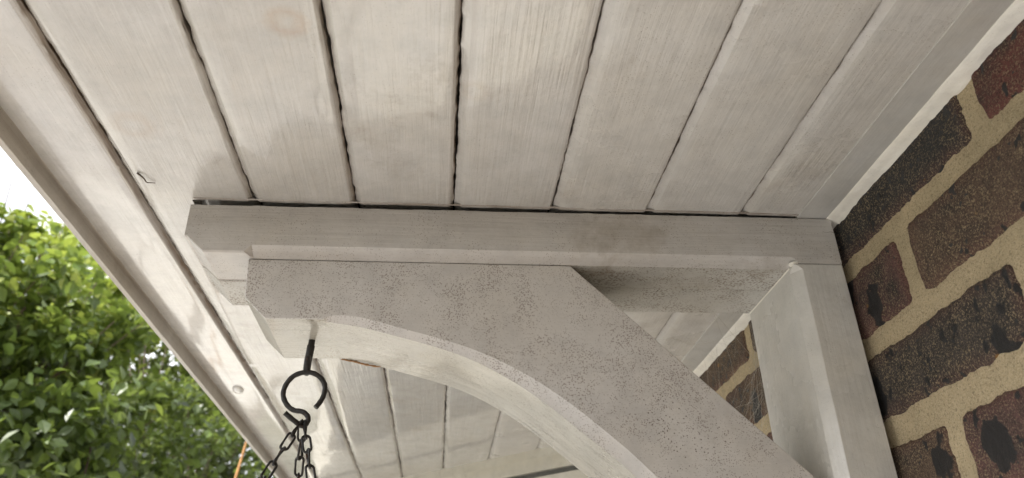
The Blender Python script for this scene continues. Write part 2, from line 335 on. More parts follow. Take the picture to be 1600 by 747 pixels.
# thin cover strip by the wall, fascia, deck above
rings = [[(0.352 + 0.0006 * fr(y, 8, 3), y, ZS - 0.0006), (0.3525 + 0.0006 * fr(y, 8, 3), y, ZS - 0.0010), (0.3838, y, ZS - 0.0010), (0.3938, y, ZS - 0.0010), (0.3938, y, ZS + 0.002), (0.352 + 0.0006 * fr(y, 8, 3), y, ZS + 0.002)] for y in YS if y < 1.46]
V, F = loft(rings); mesh("edge_strip", V, F, M_strip, canopy, 30)
rings = []; gr = []
for y in YS:
    j = 0.0005 * fr(y, 25, 5); k = 0.0004 * fr(y, 30, 8)
    rings.append([(-0.3478 + j, y, ZS + 0.0006), (-0.3488 + j, y, ZS - 0.0012), (-0.3490, y, 0.3735), (-0.3496, y, 0.3716 + k), (-0.3550, y, 0.3713 + k), (-0.3562, y, 0.3725), (-0.372, y, 0.395), (-0.372, y, 0.47), (-0.3500, y, 0.47), (-0.3500, y, 0.3925)])
    gr += [0.5, 0.6, 0.1, 0.2, 0.25, 0.2, 0, 0, 0, 0]
V, F = loft(rings); mesh("fascia", V, F, M_fascia, canopy, 28, {'grime': gr})
bevbox("roof_deck", (-0.349, Y0, ZS + 0.017), (0.394, Y1, ZS + 0.05), M_deck, canopy, 0.002)
# the small things caught in the paint
V, F = tube([(-0.2738 + 0.010 * t + 0.0015 * math.sin(t * 7), 0.599 + 0.017 * t + 0.002 * math.sin(t * 4), ZS - 0.0008 - 0.002 * math.sin(t * 3.1)) for t in [i / 10 for i in range(11)]], [0.0009 - 0.0006 * i / 10 for i in range(11)], 6)
tag(mesh("paint_curl", V, F, simple("dried_curl", (0.10, 0.07, 0.05), 0.7), canopy, 60), "dark curl of dried paint stuck to the ceiling board")
def blob(c, rx, ry, rz, n=16, m=8):
    V = []; F = []
    for i in range(m + 1):
        a = math.pi / 2 * i / m
        for k in range(n):
            q = 2 * math.pi * k / n; V.append((c[0] + rx * math.cos(a) * math.cos(q), c[1] + ry * math.cos(a) * math.sin(q), c[2] - rz * math.sin(a)))
    for i in range(m):
        for k in range(n): F.append((i * n + k, i * n + (k + 1) % n, (i + 1) * n + (k + 1) % n, (i + 1) * n + k))
    return V, F
t = NT("clear_drop_gloss"); t.b.inputs['Base Color'].default_value = (0.75, 0.75, 0.73, 1); t.b.inputs['Roughness'].default_value = 0.08; t.b.inputs['Coat Weight'].default_value = 1.0
V, F = blob((-0.319, 1.212, ZS), 0.0085, 0.015, 0.006); tag(mesh("clear_drop", V, F, t.m, canopy, 60), "shiny domed clear drop on the glossy outer board")  # transparent drop clinging to the outer board, built as a solid dome
# painted caulk strip where ceiling meets brick
rings = []
ysc = [y for y in YS if y < 1.45]
for y in ysc:
    e = 0.3850 + 0.0011 * fr(y, 35, 2) + 0.0009 * fn(y, 160, 4) + (0.0010 if y < 0.45 else 0) - 0.0022 * max(0, 1 - abs(y - 0.437) / 0.012) * 0.6
    if 0.62 < y < 0.645: e -= 0.0025 * (1 - abs(y - 0.636) / 0.02)
    l = 0.3822 + 0.0010 * fr(y, 12, 6)
    rings.append([(l, y, ZS - 0.0008), (l + 0.001, y, ZS - 0.0022), ((l + 0.3945) / 2 + 0.0006, y, ZS - 0.0036 + 0.0004 * fn(y, 70, 1)), (0.3932, y, (e + ZS - 0.004) / 2), (0.3938, y, e + 0.0005), (0.3952, y, e), (0.3975, y, e), (0.3975, y, ZS + 0.002), (l, y, ZS + 0.002)])
V, F = loft(rings); tag(mesh("caulk_strip", V, F, M_caulk, canopy, 50), "thick bright cream painted bead along the brick wall")

# ------------------------------------------------------------------ gallows bracket: beam, post, brace
bracket = thing("gallows_bracket", (0.36, 0.70, -0.12), "cream painted wooden gallows bracket with curved brace carrying the ceiling", "bracket")
xs = [-0.2389, -0.2380, -0.2368]; x = -0.2345
while x < 0.3868: xs.append(x); x += 0.003
xs += [-0.2205, -0.1835, -0.1800, 0.3390, 0.3425, 0.3868]; xs = sorted(set(xs))
def zb(x): return 0.353 if x < -0.2366 else (0.353 - 0.015 * (x + 0.2366) / 0.0161 if x < -0.2205 else 0.338)
def ztop(x): return 0.3864 + 0.0029 * (x + 0.24) / 0.63 + 0.0003 * fr(x, 30, 3) + 0.00035 * (1 if fn(x, 80, 8) > 0.15 else 0)
def ch(x):
    if x < -0.1835 or x > 0.3425: return 0.05
    if x < -0.1775: return 0.05 + 0.95 * (x + 0.1835) / 0.006
    if x > 0.3365: return 0.05 + 0.95 * math.sqrt(max(0, (0.3425 - x) / 0.006))
    return 1.0
def timber(y0, y1, chamf, name, m=None):
    rings = []; gr = []
    for x in xs:
        sm = 1.0 if x < -0.17 else 0.08; jk = sm if chamf else 1.0
        b = zb(x); c = ch(x) if chamf else 0.06; tp = ztop(x)
        jj = 0.0004 * sm * fr(x, 18, 11 + y0 * 10); j2 = 0.0003 * fr(x, 40, 17 + y1)
        if chamf: r = [(x, y0, tp - 0.0005), (x, y0, b + 0.0068 * c), (x, y0 + 0.0004 + 0.0004 * c, b + 0.0060 * c), (x, y0 + 0.0135 * c, b + 0.0004), (x, y0 + 0.0142 * c + 0.0004, b)]
        else: r = [(x, y0 + jj, tp - 0.0005), (x, y0 + jj, b + 0.0012 * sm), (x, y0 + jj + 0.0002 * sm, b + 0.0007 * sm), (x, y0 + jj + 0.0006 * sm, b + 0.0002 * sm), (x, y0 + jj + 0.001 * sm, b)]
        r += [(x, y0 + 0.0142 * c + 0.004 if chamf else y0 + 0.004, b), (x, y1 - 0.004, b), (x, y1 - 0.001 * jk + j2 * jk, b), (x, y1 - 0.0004 * jk + j2 * jk, b + 0.0003 * jk), (x, y1 + j2 * jk, b + 0.0012 * jk), (x, y1, tp - 0.0005), (x, y1 - 0.0006, tp), (x, y0 + 0.0006, tp)]
        rings.append(r); gr += [0.25, 0, 0, 0.15, (0.8 if not chamf else 0.5) * sm, 0, 0, (0.8 if chamf else 0.3) * sm, 0.9 * sm, 0.9 * sm, 0.3, 1, 1]
    V, F = loft(rings); o = mesh(name, V, F, m or M_beam, bracket, 14, {'grime': gr})
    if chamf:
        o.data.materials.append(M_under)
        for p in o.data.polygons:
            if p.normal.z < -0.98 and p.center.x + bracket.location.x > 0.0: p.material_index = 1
    return o
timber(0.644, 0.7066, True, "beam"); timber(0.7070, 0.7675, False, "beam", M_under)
# post on the wall
rings = []
zs = [0.3374, 0.3368, 0.335, 0.332]; z = 0.325
while z > -0.10: zs.append(z); z -= 0.01
zs += [-0.10, -0.115]
for z in zs:
    k = 1.0 if z > -0.10 else 0.0; xr = 0.3872 + 0.0016 * (0.338 - z) / 0.2; xl = 0.3380; e = 0.0 if z < 0.3370 else 0.0005
    c = min(1.0, max(0.05, (0.3374 - z) / 0.004)) * k + 0.05 * (1 - k)
    w = 0.0004 * fn(z, 22, 3)
    rings.append([(xr - 0.0008 - e, 0.6442 + e, z), (xr - e, 0.6450, z), (xr, 0.7660, z), (xl + 0.001, 0.7660, z), (xl + e, 0.7650, z), (xl + w + e, 0.644 + 0.0125 * c, z), (xl + 0.0004 * c + w + e, 0.644 + 0.0118 * c, z), (xl + 0.0075 * c + w, 0.6446 + e, z), (xl + 0.0082 * c + w, 0.6442 + e, z)])
V, F = loft(rings); mesh("post", V, F, M_post, bracket, 25)
# painted seam fillet in the mitre between beam underside and post
V, F = tube([(0.3384, 0.655 + 0.11 * t, 0.3376) for t in [i / 20 for i in range(21)]], [0.0011 + 0.0004 * fn(i * 0.4) for i in range(21)], 8); mesh("paint_fillet", V, F, M_caulk, bracket, 60)
V, F = blob((0.3405, 0.6490, 0.3400), 0.0052, 0.0052, 0.0035); mesh("paint_fillet", V, F, M_caulk, bracket, 60)
# brace
Up = [(-0.1070, 0.2782), (-0.1045, 0.2800), (-0.099, 0.2811), (-0.090, 0.2812), (-0.0764, 0.2799), (-0.060, 0.2760), (-0.0410, 0.2705), (-0.0070, 0.2612), (0.0220, 0.2520), (0.0488, 0.2406), (0.0800, 0.2236), (0.1108, 0.2020), (0.1308, 0.1858), (0.1601, 0.1602), (0.1812, 0.1392), (0.230, 0.0905), (0.337, -0.0165)]
Lo = [(-0.1072, 0.2780), (-0.1050, 0.2776), (-0.1005, 0.2766), (-0.091, 0.2752), (-0.0770, 0.2731), (-0.061, 0.2693), (-0.0430, 0.2645), (-0.0085, 0.2548), (0.0195, 0.2453), (0.0450, 0.2330), (0.0745, 0.2150), (0.1040, 0.1925), (0.1225, 0.1770), (0.1510, 0.1535), (0.1725, 0.1330), (0.2215, 0.0840), (0.337, -0.0315)]
su = [(p.x, p.z) for p in spline([(a, 0, b) for a, b in Up], 6)]; sl = [(p.x, p.z) for p in spline([(a, 0, b) for a, b in Lo], 6)]
fixed = [(-0.1585, 0.2780), (-0.1600, 0.2784), (-0.1605, 0.2790), (-0.1796, 0.2975), (-0.1800, 0.2990), (-0.1824, 0.3365), (-0.1816, 0.3374), (0.1196, 0.3374), (0.1206, 0.3370), (0.337, 0.1232)]
def ins(poly, d):      # crude inset of the outline towards its middle line
    out = []; n = len(poly)
    for i in range(n):
        a = Vector(poly[i - 1]); b = Vector(poly[i]); c = Vector(poly[(i + 1) % n]); t = (c - a).normalized(); out.append((b.x + t.y * d, b.y - t.x * d))
    return out
front = su + fixed[::-1]; middle = sl + fixed[::-1]
# orientation: curve runs left->right along the bottom, then back along the top: counter-clockwise, inside is to the left of travel
fi = ins(front, -0.0007); bi = ins(middle, -0.0007)
yf = 0.6585
R = [[(a, yf, b) for a, b in fi], [(a, yf + 0.0006, b) for a, b in front]]
R += [[(a, yf + 0.0045, b) for a, b in middle]]
for q in (0.2, 0.4, 0.6, 0.8): R.append([(a, yf + 0.0045 + 0.0965 * q, b) for a, b in middle])
R += [[(a, 0.7602, b) for a, b in middle], [(a, 0.7608, b) for a, b in bi]]
V, F = loft(R); brace = mesh("brace", V, F, M_brace, bracket, 28)
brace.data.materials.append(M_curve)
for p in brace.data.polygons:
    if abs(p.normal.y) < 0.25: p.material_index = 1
# drip of old varnish on the back lower arris
V, F = merge([blob((-0.0985 + 0.004 * i, 0.757 + 0.002 * random.random(), 0.2762 - 0.0009 * i), 0.0035 + 0.002 * random.random(), 0.002, 0.0006, 8, 3) for i in range(9)])
mesh("rust_stain", V, F, simple("brown_stain", (0.25, 0.12, 0.035), 0.6), brace, 60)

# ------------------------------------------------------------------ brick wall
wall = thing("brick_wall", (0.45, 0.6, -1.70), "dark mottled stock brick house wall with thick sandy mortar joints", "wall")
XW = 0.395
def brick_mesh(L, H, nx, nz, seed, D=0.10):
    V = []; F = []; rim = []
    def P(u, v):          # u,v in -1..1
        iu = 1 - abs(u); iv = 1 - abs(v)
        du = iu * L / 2; dv = iv * H / 2; d = min(du, dv)
        y = u * L / 2; z_ = v * H / 2
        w = max(0, 1 - d / 0.012)
        nzv = noise.noise_vector(Vector((y * 55, z_ * 55, seed))); n2 = noise.noise_vector(Vector((y * 230, z_ * 230, seed + 5)))
        y += w * (nzv.x * 0.0032 + n2.x * 0.0016); z_ += w * (nzv.y * 0.0028 + n2.y * 0.0016)
        # rounded corners
        if du < 0.007 and dv < 0.007: y -= math.copysign(0.0022 * (1 - du / 0.007) * (1 - dv / 0.007), u); z_ -= math.copysign(0.0022 * (1 - du / 0.007) * (1 - dv / 0.007), v)
        x = 0.0006 * noise.noise(Vector((y * 30, z_ * 30, seed))) + 0.0005 * noise.noise(Vector((y * 200, z_ * 200, seed)))
        if d < 0.006: x += 0.0052 * (1 - d / 0.006) ** 2.2
        return (x, y, z_), max(0, 1 - d / 0.015)
    for j in range(nz + 1):
        for i in range(nx + 1):
            a = -math.cos(math.pi * i / nx) * 0.35 + (2 * i / nx - 1) * 0.65; b = -math.cos(math.pi * j / nz) * 0.35 + (2 * j / nz - 1) * 0.65
            p, r = P(a, b); V.append(p); rim.append(r)
    for j in range(nz):
        for i in range(nx):
            q = j * (nx + 1) + i; F.append((q, q + 1, q + nx + 2, q + nx + 1))
    base = len(V); B = [(D, -L / 2, -H / 2), (D, L / 2, -H / 2), (D, L / 2, H / 2), (D, -L / 2, H / 2)]; V += B; rim += [0] * 4
    bot = [i for i in range(nx + 1)]; top = [nz * (nx + 1) + i for i in range(nx + 1)]; lf = [j * (nx + 1) for j in range(nz + 1)]; rt = [j * (nx + 1) + nx for j in range(nz + 1)]
    F += [tuple(bot[::-1] + [base, base + 1]), tuple(top + [base + 2, base + 3]), tuple(lf + [base + 3, base]), tuple(rt[::-1] + [base + 1, base + 2]), (base, base + 3, base + 2, base + 1)]
    me = bpy.data.meshes.new("brick"); me.from_pydata(V, [], F); me.update()
    bm = bmesh.new(); bm.from_mesh(me); bmesh.ops.recalc_face_normals(bm, faces=bm.faces); bm.to_mesh(me); bm.free()
    me.polygons.foreach_set('use_smooth', [True] * len(me.polygons)); me.materials.append(M_brick)
    at = me.attributes.new('rim', 'FLOAT', 'POINT'); at.data.foreach_set('value', rim); return me
RED = (0.155, 0.052, 0.044); BRN = (0.125, 0.080, 0.056); DRK = (0.062, 0.052, 0.047); BLU = (0.034, 0.034, 0.036); PUR = (0.14, 0.070, 0.062)
pal = [RED, BRN, DRK, BRN, PUR, DRK, BRN]
low_meshes = [brick_mesh(0.222, 0.064, 8, 4, 100 + i) for i in range(4)]
# courses: z of each course's centre
tops = [0.4095, 0.3275, 0.2450, 0.1635]; bots = [0.3430, 0.2630, 0.1855, 0.1030]
for k in range(4, 16): tops.append(tops[-1] - 0.0815); bots.append(bots[-1] - 0.0815)
special = {(0, 0.317): RED, (0, 0.557): BLU, (1, 0.441): BRN, (1, 0.681): PUR, (2, 0.565): DRK, (2, 0.325): RED, (3, 0.445): PUR, (3, 0.685): BRN}
joint0 = [0.437, 0.5605, 0.4430, 0.5645]
for c in range(14):
    j0 = joint0[c] if c < 4 else (0.437 if c % 2 == 0 else 0.561)
    for k in range(-10, 5):
        ya = j0 + 0.240 * k; yb_ = ya + 0.240; yc = (ya + yb_) / 2
        if yb_ < -1.8 or ya > 1.50: continue
        zc = (tops[c] + bots[c]) / 2; H = tops[c] - bots[c]; L = 0.2225
        hi = 0.25 < yc < 1.15 and c < 4
        me = brick_mesh(L, H, 64, 22, 10 + c * 17 + k) if hi else random.choice(low_meshes)
        o = bpy.data.objects.new("brick", me); COL.objects.link(o); o.parent = wall
        o.location = (XW - wall.location.x + (0 if hi else 0.0005), yc - wall.location.y + random.uniform(-.001, .001), zc + Z0 - wall.location.z)
        col = pal[(c * 3 + k * 5) % 7]
        for (cc, yy), v in special.items():
            if cc == c and abs(yy - yc) < 0.03: col = v
        o.color = (*col, 1)
# mortar sheet: fine where seen, coarse elsewhere
def mort(y0, y1, z0, z1, dy, dz, name, x=XW + 0.0026):
    ny = int((y1 - y0) / dy); nz = int((z1 - z0) / dz); V = []; F = []
    for j in range(nz + 1):
        for i in range(ny + 1):
            y = y0 + (y1 - y0) * i / ny; z = z0 + (z1 - z0) * j / nz
            d = 0.0011 * noise.noise(Vector((y * 45, z * 45, 1))) + 0.0007 * noise.noise(Vector((y * 170, z * 170, 3))) + 0.0004 * noise.noise(Vector((y * 420, z * 420, 5)))
            V.append((x - d * 1.0, y, z))
    for j in range(nz):
        for i in range(ny): q = j * (ny + 1) + i; F.append((q, q + 1, q + ny + 2, q + ny + 1))
    o = mesh(name, V, F, M_mortar, wall, 180)
    return o
mort(0.32, 1.20, 0.05, 0.41, 0.0022, 0.0022, "mortar")
mort(-1.85, 0.32, -1.70, 0.41, 0.03, 0.03, "mortar"); mort(1.20, 1.50, -1.70, 0.41, 0.03, 0.03, "mortar"); mort(0.32, 1.20, -1.70, 0.05, 0.03, 0.03, "mortar")
bevbox("wall_core", (0.47, -3.0, -1.70), (0.70, 4.0, 3.2), simple("wall_core", (0.12, 0.08, 0.06), 0.9), wall, 0.01)
# lower courses, joined with the bricks of the added sky-blocking return
parts = []
def lowbrick(yc, zc, L=0.2225, H=0.064):
    x0, x1 = XW + 0.0006, XW + 0.08; y0, y1, z0, z1 = yc - L / 2, yc + L / 2, zc - H / 2, zc + H / 2; e = 0.004
    V = [(x0 + e, y0, z0), (x0 + e, y1, z0), (x0 + e, y1, z1), (x0 + e, y0, z1), (x0, y0 + e, z0 + e), (x0, y1 - e, z0 + e), (x0, y1 - e, z1 - e), (x0, y0 + e, z1 - e), (x1, y0, z0), (x1, y1, z0), (x1, y1, z1), (x1, y0, z1)]
    F = [(4, 5, 6, 7), (0, 1, 5, 4), (1, 2, 6, 5), (2, 3, 7, 6), (3, 0, 4, 7), (0, 8, 9, 1), (1, 9, 10, 2), (2, 10, 11, 3), (3, 11, 8, 0)]
    return V, F
bevbox("sky_block_core", (-0.36, -2.02, -1.70), (0.47, -1.80, 0.39), bpy.data.materials["wall_core"], wall, 0.01)  # unseen return wall, added behind the camera to block the sky
zc = (tops[13] + bots[13]) / 2 - 0.0815; r = 0
while zc > -1.69:
    for k in range(-10, 5): parts.append(lowbrick((0.557 if r % 2 == 0 else 0.437) + 0.24 * k, zc))
    zc -= 0.0815; r += 1
zc = 0.345; r = 0  # brick face of the added return wall
while zc > -1.69:
    for k in range(4):
        v, f = lowbrick(-0.02 - 0.24 * k + (0.12 if r % 2 else 0), zc)
        xa = [(p[1] + 0.40) * 1.0 for p in v]
        parts.append(([(max(-0.355, min(0.39, p[1] + 0.40)), -1.798 + 0.010 - (p[0] - XW), p[2]) for p in v], f))
    zc -= 0.0815; r += 1
V, F = merge(parts); o = mesh("brickwork", V, F, M_brick, wall); o.color = (*BRN, 1); tag(o, kind='stuff')

# ------------------------------------------------------------------ cobweb behind the brace
cw = thing("cobweb", (0.37, 0.90, 0.33), "wispy grey cobweb strung between bracket post and brick wall behind", "cobweb")
P = []
rnd = random.Random(3)
for i in range(54):
    a = Vector((0.3392 + 0.0 * rnd.random(), 0.772, rnd.uniform(0.19, 0.335))) if i % 3 else Vector((rnd.uniform(0.28, 0.385), rnd.uniform(0.86, 1.0), 0.3898))
    b = Vector((0.3935, rnd.uniform(0.86, 1.12), rnd.uniform(0.22, 0.38)))
    n = 9; sag = rnd.uniform(-0.01, 0.045); side = rnd.uniform(-0.05, 0.05)
    pts = [a.lerp(b, t / n) + Vector((0, side, -sag)) * math.sin(math.pi * t / n) + Vector((0, rnd.uniform(-.002, .002), rnd.uniform(-.002, .002))) * (0 < t < n) for t in range(n + 1)]
    P.append(tube(pts, rnd.choice((0.00004, 0.00006, 0.00007, 0.00013)), 4))
t = NT("dusty_web"); t.b.inputs['Base Color'].default_value = (0.45, 0.42, 0.36, 1); t.b.inputs['Roughness'].default_value = 0.9
V, F = merge(P); o = mesh("strand", V, F, t.m, cw); tag(o, kind='stuff')

# ------------------------------------------------------------------ hook, S hook, chains
hk = thing("screw_hook", (-0.1252, 0.709, 0.278), "black iron screw hook driven up into the bottom of the curved brace", "hook")
pts = [(-0.1252, 0.711, 0.286), (-0.1252, 0.711, 0.278), (-0.1256, 0.711, 0.272), (-0.1262, 0.711, 0.264), (-0.1268, 0.7105, 0.257)]
cx, cy, cz = -0.1268, 0.7025, 0.2510
for i in range(0, 15):
    a = math.radians(-5 - 15.5 * i); pts.append((cx - 0.0075 * 0.16 * (math.cos(a) - 1) * 1.0, cy + 0.0075 * math.cos(a), cz + 0.0075 * math.sin(a)))
sp = spline(pts, 4); N = len(sp)
V, F = tube(sp, [0.0031 if i < 8 else 0.0038 - 0.0009 * (i / N) for i in range(N)], 12); mesh("shank", V, F, M_iron, hk, 60)
parts = []
for k in range(3): parts.append(tube([(-0.1252 + 0.0033 * math.cos(a), 0.711 + 0.0033 * math.sin(a), 0.2795 + 0.0012 * k + 0.0012 * a / 6.28) for a in [2 * math.pi * i / 14 for i in range(15)]], 0.0006, 5))
V, F = merge(parts); mesh("thread", V, F, M_iron, hk, 60)

Rm = np.array(Rc); fpx = 1210.5
def at(px, py, y):
    d = Rm.T @ np.array([(px - 800) / fpx, (py - 373.5) / fpx, 1.0]); d = d * y / d[1]; return Vector(d)
S = [(493, 637), (501, 627), (506.5, 615), (507, 600), (497, 587), (480, 581.5), (460, 587), (447, 601), (442.5, 617), (448, 632), (459, 641), (473, 643.5), (481, 651), (480, 660), (472.5, 665.5), (459, 657), (445, 645)]
sh = thing("s_hook", tuple(at(480, 583, 0.700)), "black wire S hook hanging from the screw hook with three chains on it", "hook")
ysx = [0.7005 + 0.002 * math.sin(i * 0.9) for i in range(len(S))]; ysx[-1] = 0.692; ysx[-2] = 0.695
sp = spline([at(p[0], p[1], ysx[i]) for i, p in enumerate(S)], 7); N = len(sp)
V, F = tube(sp, [0.00235 + 0.0001 * math.sin(i * 1.3) for i in range(N)], 12); mesh("hook_wire", V, F, M_iron, sh, 60)
# chains
LI, LW, WR = 0.0168, 0.0068, 0.00112      # inner length, centre-line width, wire radius
def link_mesh():
    pts = []; h = LI / 2 - 0.0; r = LW / 2
    hs = h + WR - r
    for i in range(9): a = math.pi * i / 8; pts.append((r * math.cos(a), 0.0016 * math.sin(a) * 0, hs + r * math.sin(a)))
    for i in range(9): a = math.pi + math.pi * i / 8; pts.append((r * math.cos(a), 0, -hs + r * math.sin(a)))
    # slight twist as in twisted link chain
    pts = [(p[0] * math.cos(p[2] * 28) , p[0] * math.sin(p[2] * 28), p[2]) for p in pts]
    V, F = tube(pts, WR, 8, True)
    me = bpy.data.meshes.new("link"); me.from_pydata(V, [], F); me.update(); me.materials.append(M_iron)
    me.polygons.foreach_set('use_smooth', [True] * len(me.polygons)); return me
LM = link_mesh()
def chain(p0, p1, spin, label):
    """runs from p0 through p1 and on down out of the picture"""
    root = bpy.data.objects.new("hanging_chain", None); COL.objects.link(root); root.location = p0 + Vector((0, 0, Z0)); root.empty_display_size = 0.02
    tag(root, label, "chain", "chains hanging from the S hook")
    d = (p1 - p0).normalized(); n = 12
    for i in range(n):
        c = d * (LI * (i + 0.5) - 0.001)
        q = d.to_track_quat('Z', 'Y') @ Matrix.Rotation(spin + (math.pi / 2) * (i % 2) + 0.12 * math.sin(i * 2.1), 4, 'Z').to_quaternion()
        o = bpy.data.objects.new("link", LM); COL.objects.link(o); o.parent = root; o.location = c; o.rotation_euler = q.to_euler()
top = at(471, 662, 0.7000)
chain(at(469.5, 660, 0.699), at(413, 747, 0.668), 0.7, "black chain slanting down to the left from the S hook")
chain(at(472.5, 663, 0.702), at(466, 747, 0.735), 0.2, "black chain hanging nearly straight down, middle of the three")
chain(at(475.5, 662, 0.700), at(486, 747, 0.672), 1.9, "black chain dropping down to the right of the other two")

# ------------------------------------------------------------------ bay window with its angled side
bay = thing("bay_window", (0.0, 1.85, -1.70), "cream painted angled bay window wall beyond the bracket at the far end of the ceiling", "bay window")
A = Vector((0.3940, 1.428, 0)); Bp = Vector((-0.340, 2.132, 0)); dv = (Bp - A); LEN = dv.length; dv.normalize(); nv = Vector((-dv.y, dv.x, 0)); 
if nv.y > 0: nv = -nv          # outward, towards the camera side
def bar(name, s0, s1, z0, z1, out, back, m, parent, bev=0.0015):
    bm = bmesh.new(); bmesh.ops.create_cube(bm, size=1)
    for v in bm.verts:
        s = s0 + (v.co.x + 0.5) * (s1 - s0); o = back + (v.co.y + 0.5) * (out - back); z = z0 + (v.co.z + 0.5) * (z1 - z0); p = A + dv * s + nv * o; v.co = (p.x, p.y, z)
    bmesh.ops.bevel(bm, geom=bm.edges[:], offset=bev, segments=2, profile=0.5, affect='EDGES'); bm.verts.ensure_lookup_table()
    V = [tuple(v.co) for v in bm.verts]; F = [[v.index for v in f.verts] for f in bm.faces]; bm.free(); return mesh(name, V, F, m, parent, 40)
bar("ceiling_trim", 0.0, LEN, 0.3775, 0.3900, 0.016, -0.03, M_bay, bay, 0.004)
bar("frieze_board", 0.0, LEN, 0.3515, 0.3772, 0.004, -0.04, M_bay, bay, 0.0015)
M_recess_shade = simple("recess_shade_colour", (0.17, 0.17, 0.165), 0.4)  # shaded gap between frieze and frame, put in as a dark-coloured bar
bar("recess_shade", 0.0, LEN, 0.3372, 0.3513, -0.012, -0.06, M_recess_shade, bay, 0.001)
wf = bar("window_frame", 0.0, LEN, 0.2800, 0.3368, -0.002, -0.05, M_bay, bay, 0.003)
bar("window_frame", 0.0, 0.06, -0.68, 0.2798, -0.002, -0.05, M_bay, bay, 0.003)
bar("window_frame", LEN - 0.06, LEN, -0.68, 0.2798, -0.002, -0.05, M_bay, bay, 0.003)
bar("window_frame", 0.0602, LEN - 0.0602, -0.68, -0.62, -0.002, -0.05, M_bay, bay, 0.003)
t = NT("dark_window_glass"); t.b.inputs['Base Color'].default_value = (0.09, 0.095, 0.095, 1); t.b.inputs['Roughness'].default_value = 0.03; t.b.inputs['Specular IOR Level'].default_value = 0.6
bar("pane", 0.0602, LEN - 0.0602, -0.6198, 0.2798, -0.025, -0.031, t.m, bay, 0.0005)
bar("window_sill", -0.0, LEN, -0.73, -0.682, 0.07, -0.05, M_bay, bay, 0.006)
M_rend = simple("white_render", (0.78, 0.77, 0.72), 0.75, nscale=60, amt=0.06)
bar("apron_wall", 0.0, LEN, -1.69, -0.732, -0.004, -0.06, M_rend, bay, 0.003)
bevbox("front_wall", (-0.345, 2.15, -1.69), (-0.30, 3.6, -0.73), M_rend, bay, 0.004); bevbox("front_frame", (-0.345, 2.15, 0.28), (-0.30, 3.6, 0.39), M_bay, bay, 0.004)
bevbox("pane", (-0.33, 2.15, -0.728), (-0.32, 3.6, 0.278), t.m, bay, 0.001)
bevbox("front_sill", (-0.40, 2.16, -0.728), (-0.345, 3.6, -0.69), M_bay, bay, 0.004)

# ------------------------------------------------------------------ foliage
def leaf_mat(name, c1, c2, c3, tr=0.45):
    t = NT(name); tint = t.attr('tint'); 
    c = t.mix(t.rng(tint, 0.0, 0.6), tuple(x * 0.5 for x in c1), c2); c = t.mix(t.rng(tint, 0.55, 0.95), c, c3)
    c = t.mix(t.mth('MULTIPLY', t.rng(t.noise(t.co(), 60, 3), 0.4, 0.7), 0.3), c, tuple(x * 0.6 for x in c1))
    t.l(c, t.b.inputs['Base Color']); t.b.inputs['Roughness'].default_value = 0.42
    tl = t.n('ShaderNodeBsdfTranslucent'); c2_ = t.mix(0.5, c, (0.30, 0.38, 0.06)); t.l(c2_, tl.inputs['Color'])
    ms = t.n('ShaderNodeMixShader'); ms.inputs[0].default_value = tr; t.l(t.b.outputs[0], ms.inputs[1]); t.l(tl.outputs[0], ms.inputs[2]); t.l(ms.outputs[0], t.out.inputs['Surface'])
    return t.m
M_leafA = leaf_mat("broad_leaves", (0.045, 0.085, 0.025), (0.16, 0.24, 0.045), (0.46, 0.52, 0.10), 0.36)
M_leafB = leaf_mat("small_leaves", (0.05, 0.08, 0.025), (0.12, 0.17, 0.04), (0.28, 0.33, 0.07), 0.35)
M_bark = simple("bark", (0.13, 0.10, 0.07), 0.9, nscale=40, amt=0.5, bump=0.004)
LV = np.array([(0, 0, 0), (0.20, 0.22, 0.03), (0.34, 0.50, 0.07), (0.22, 0.80, 0.03), (0, 1.08, -0.08), (-0.22, 0.80, 0.03), (-0.34, 0.50, 0.07), (-0.20, 0.22, 0.03), (0, 0.5, -0.02)])
LF = [(0, 1, 2, 8), (8, 2, 3, 4), (8, 4, 5, 6), (0, 8, 6, 7)]
def rotmats(n, droop=0.5):
    yaw = rng.uniform(0, 2 * np.pi, n); pit = rng.normal(-droop, 0.5, n); rol = rng.normal(0, 0.6, n)
    cy, sy, cp, sp, cr, sr = np.cos(yaw), np.sin(yaw), np.cos(pit), np.sin(pit), np.cos(rol), np.sin(rol)
    Z = np.zeros(n); O = np.ones(n)
    A = np.stack([cy, -sy, Z, sy, cy, Z, Z, Z, O], 1).reshape(n, 3, 3); B = np.stack([O, Z, Z, Z, cp, -sp, Z, sp, cp], 1).reshape(n, 3, 3); C_ = np.stack([cr, Z, sr, Z, O, Z, -sr, Z, cr], 1).reshape(n, 3, 3)
    return A @ B @ C_
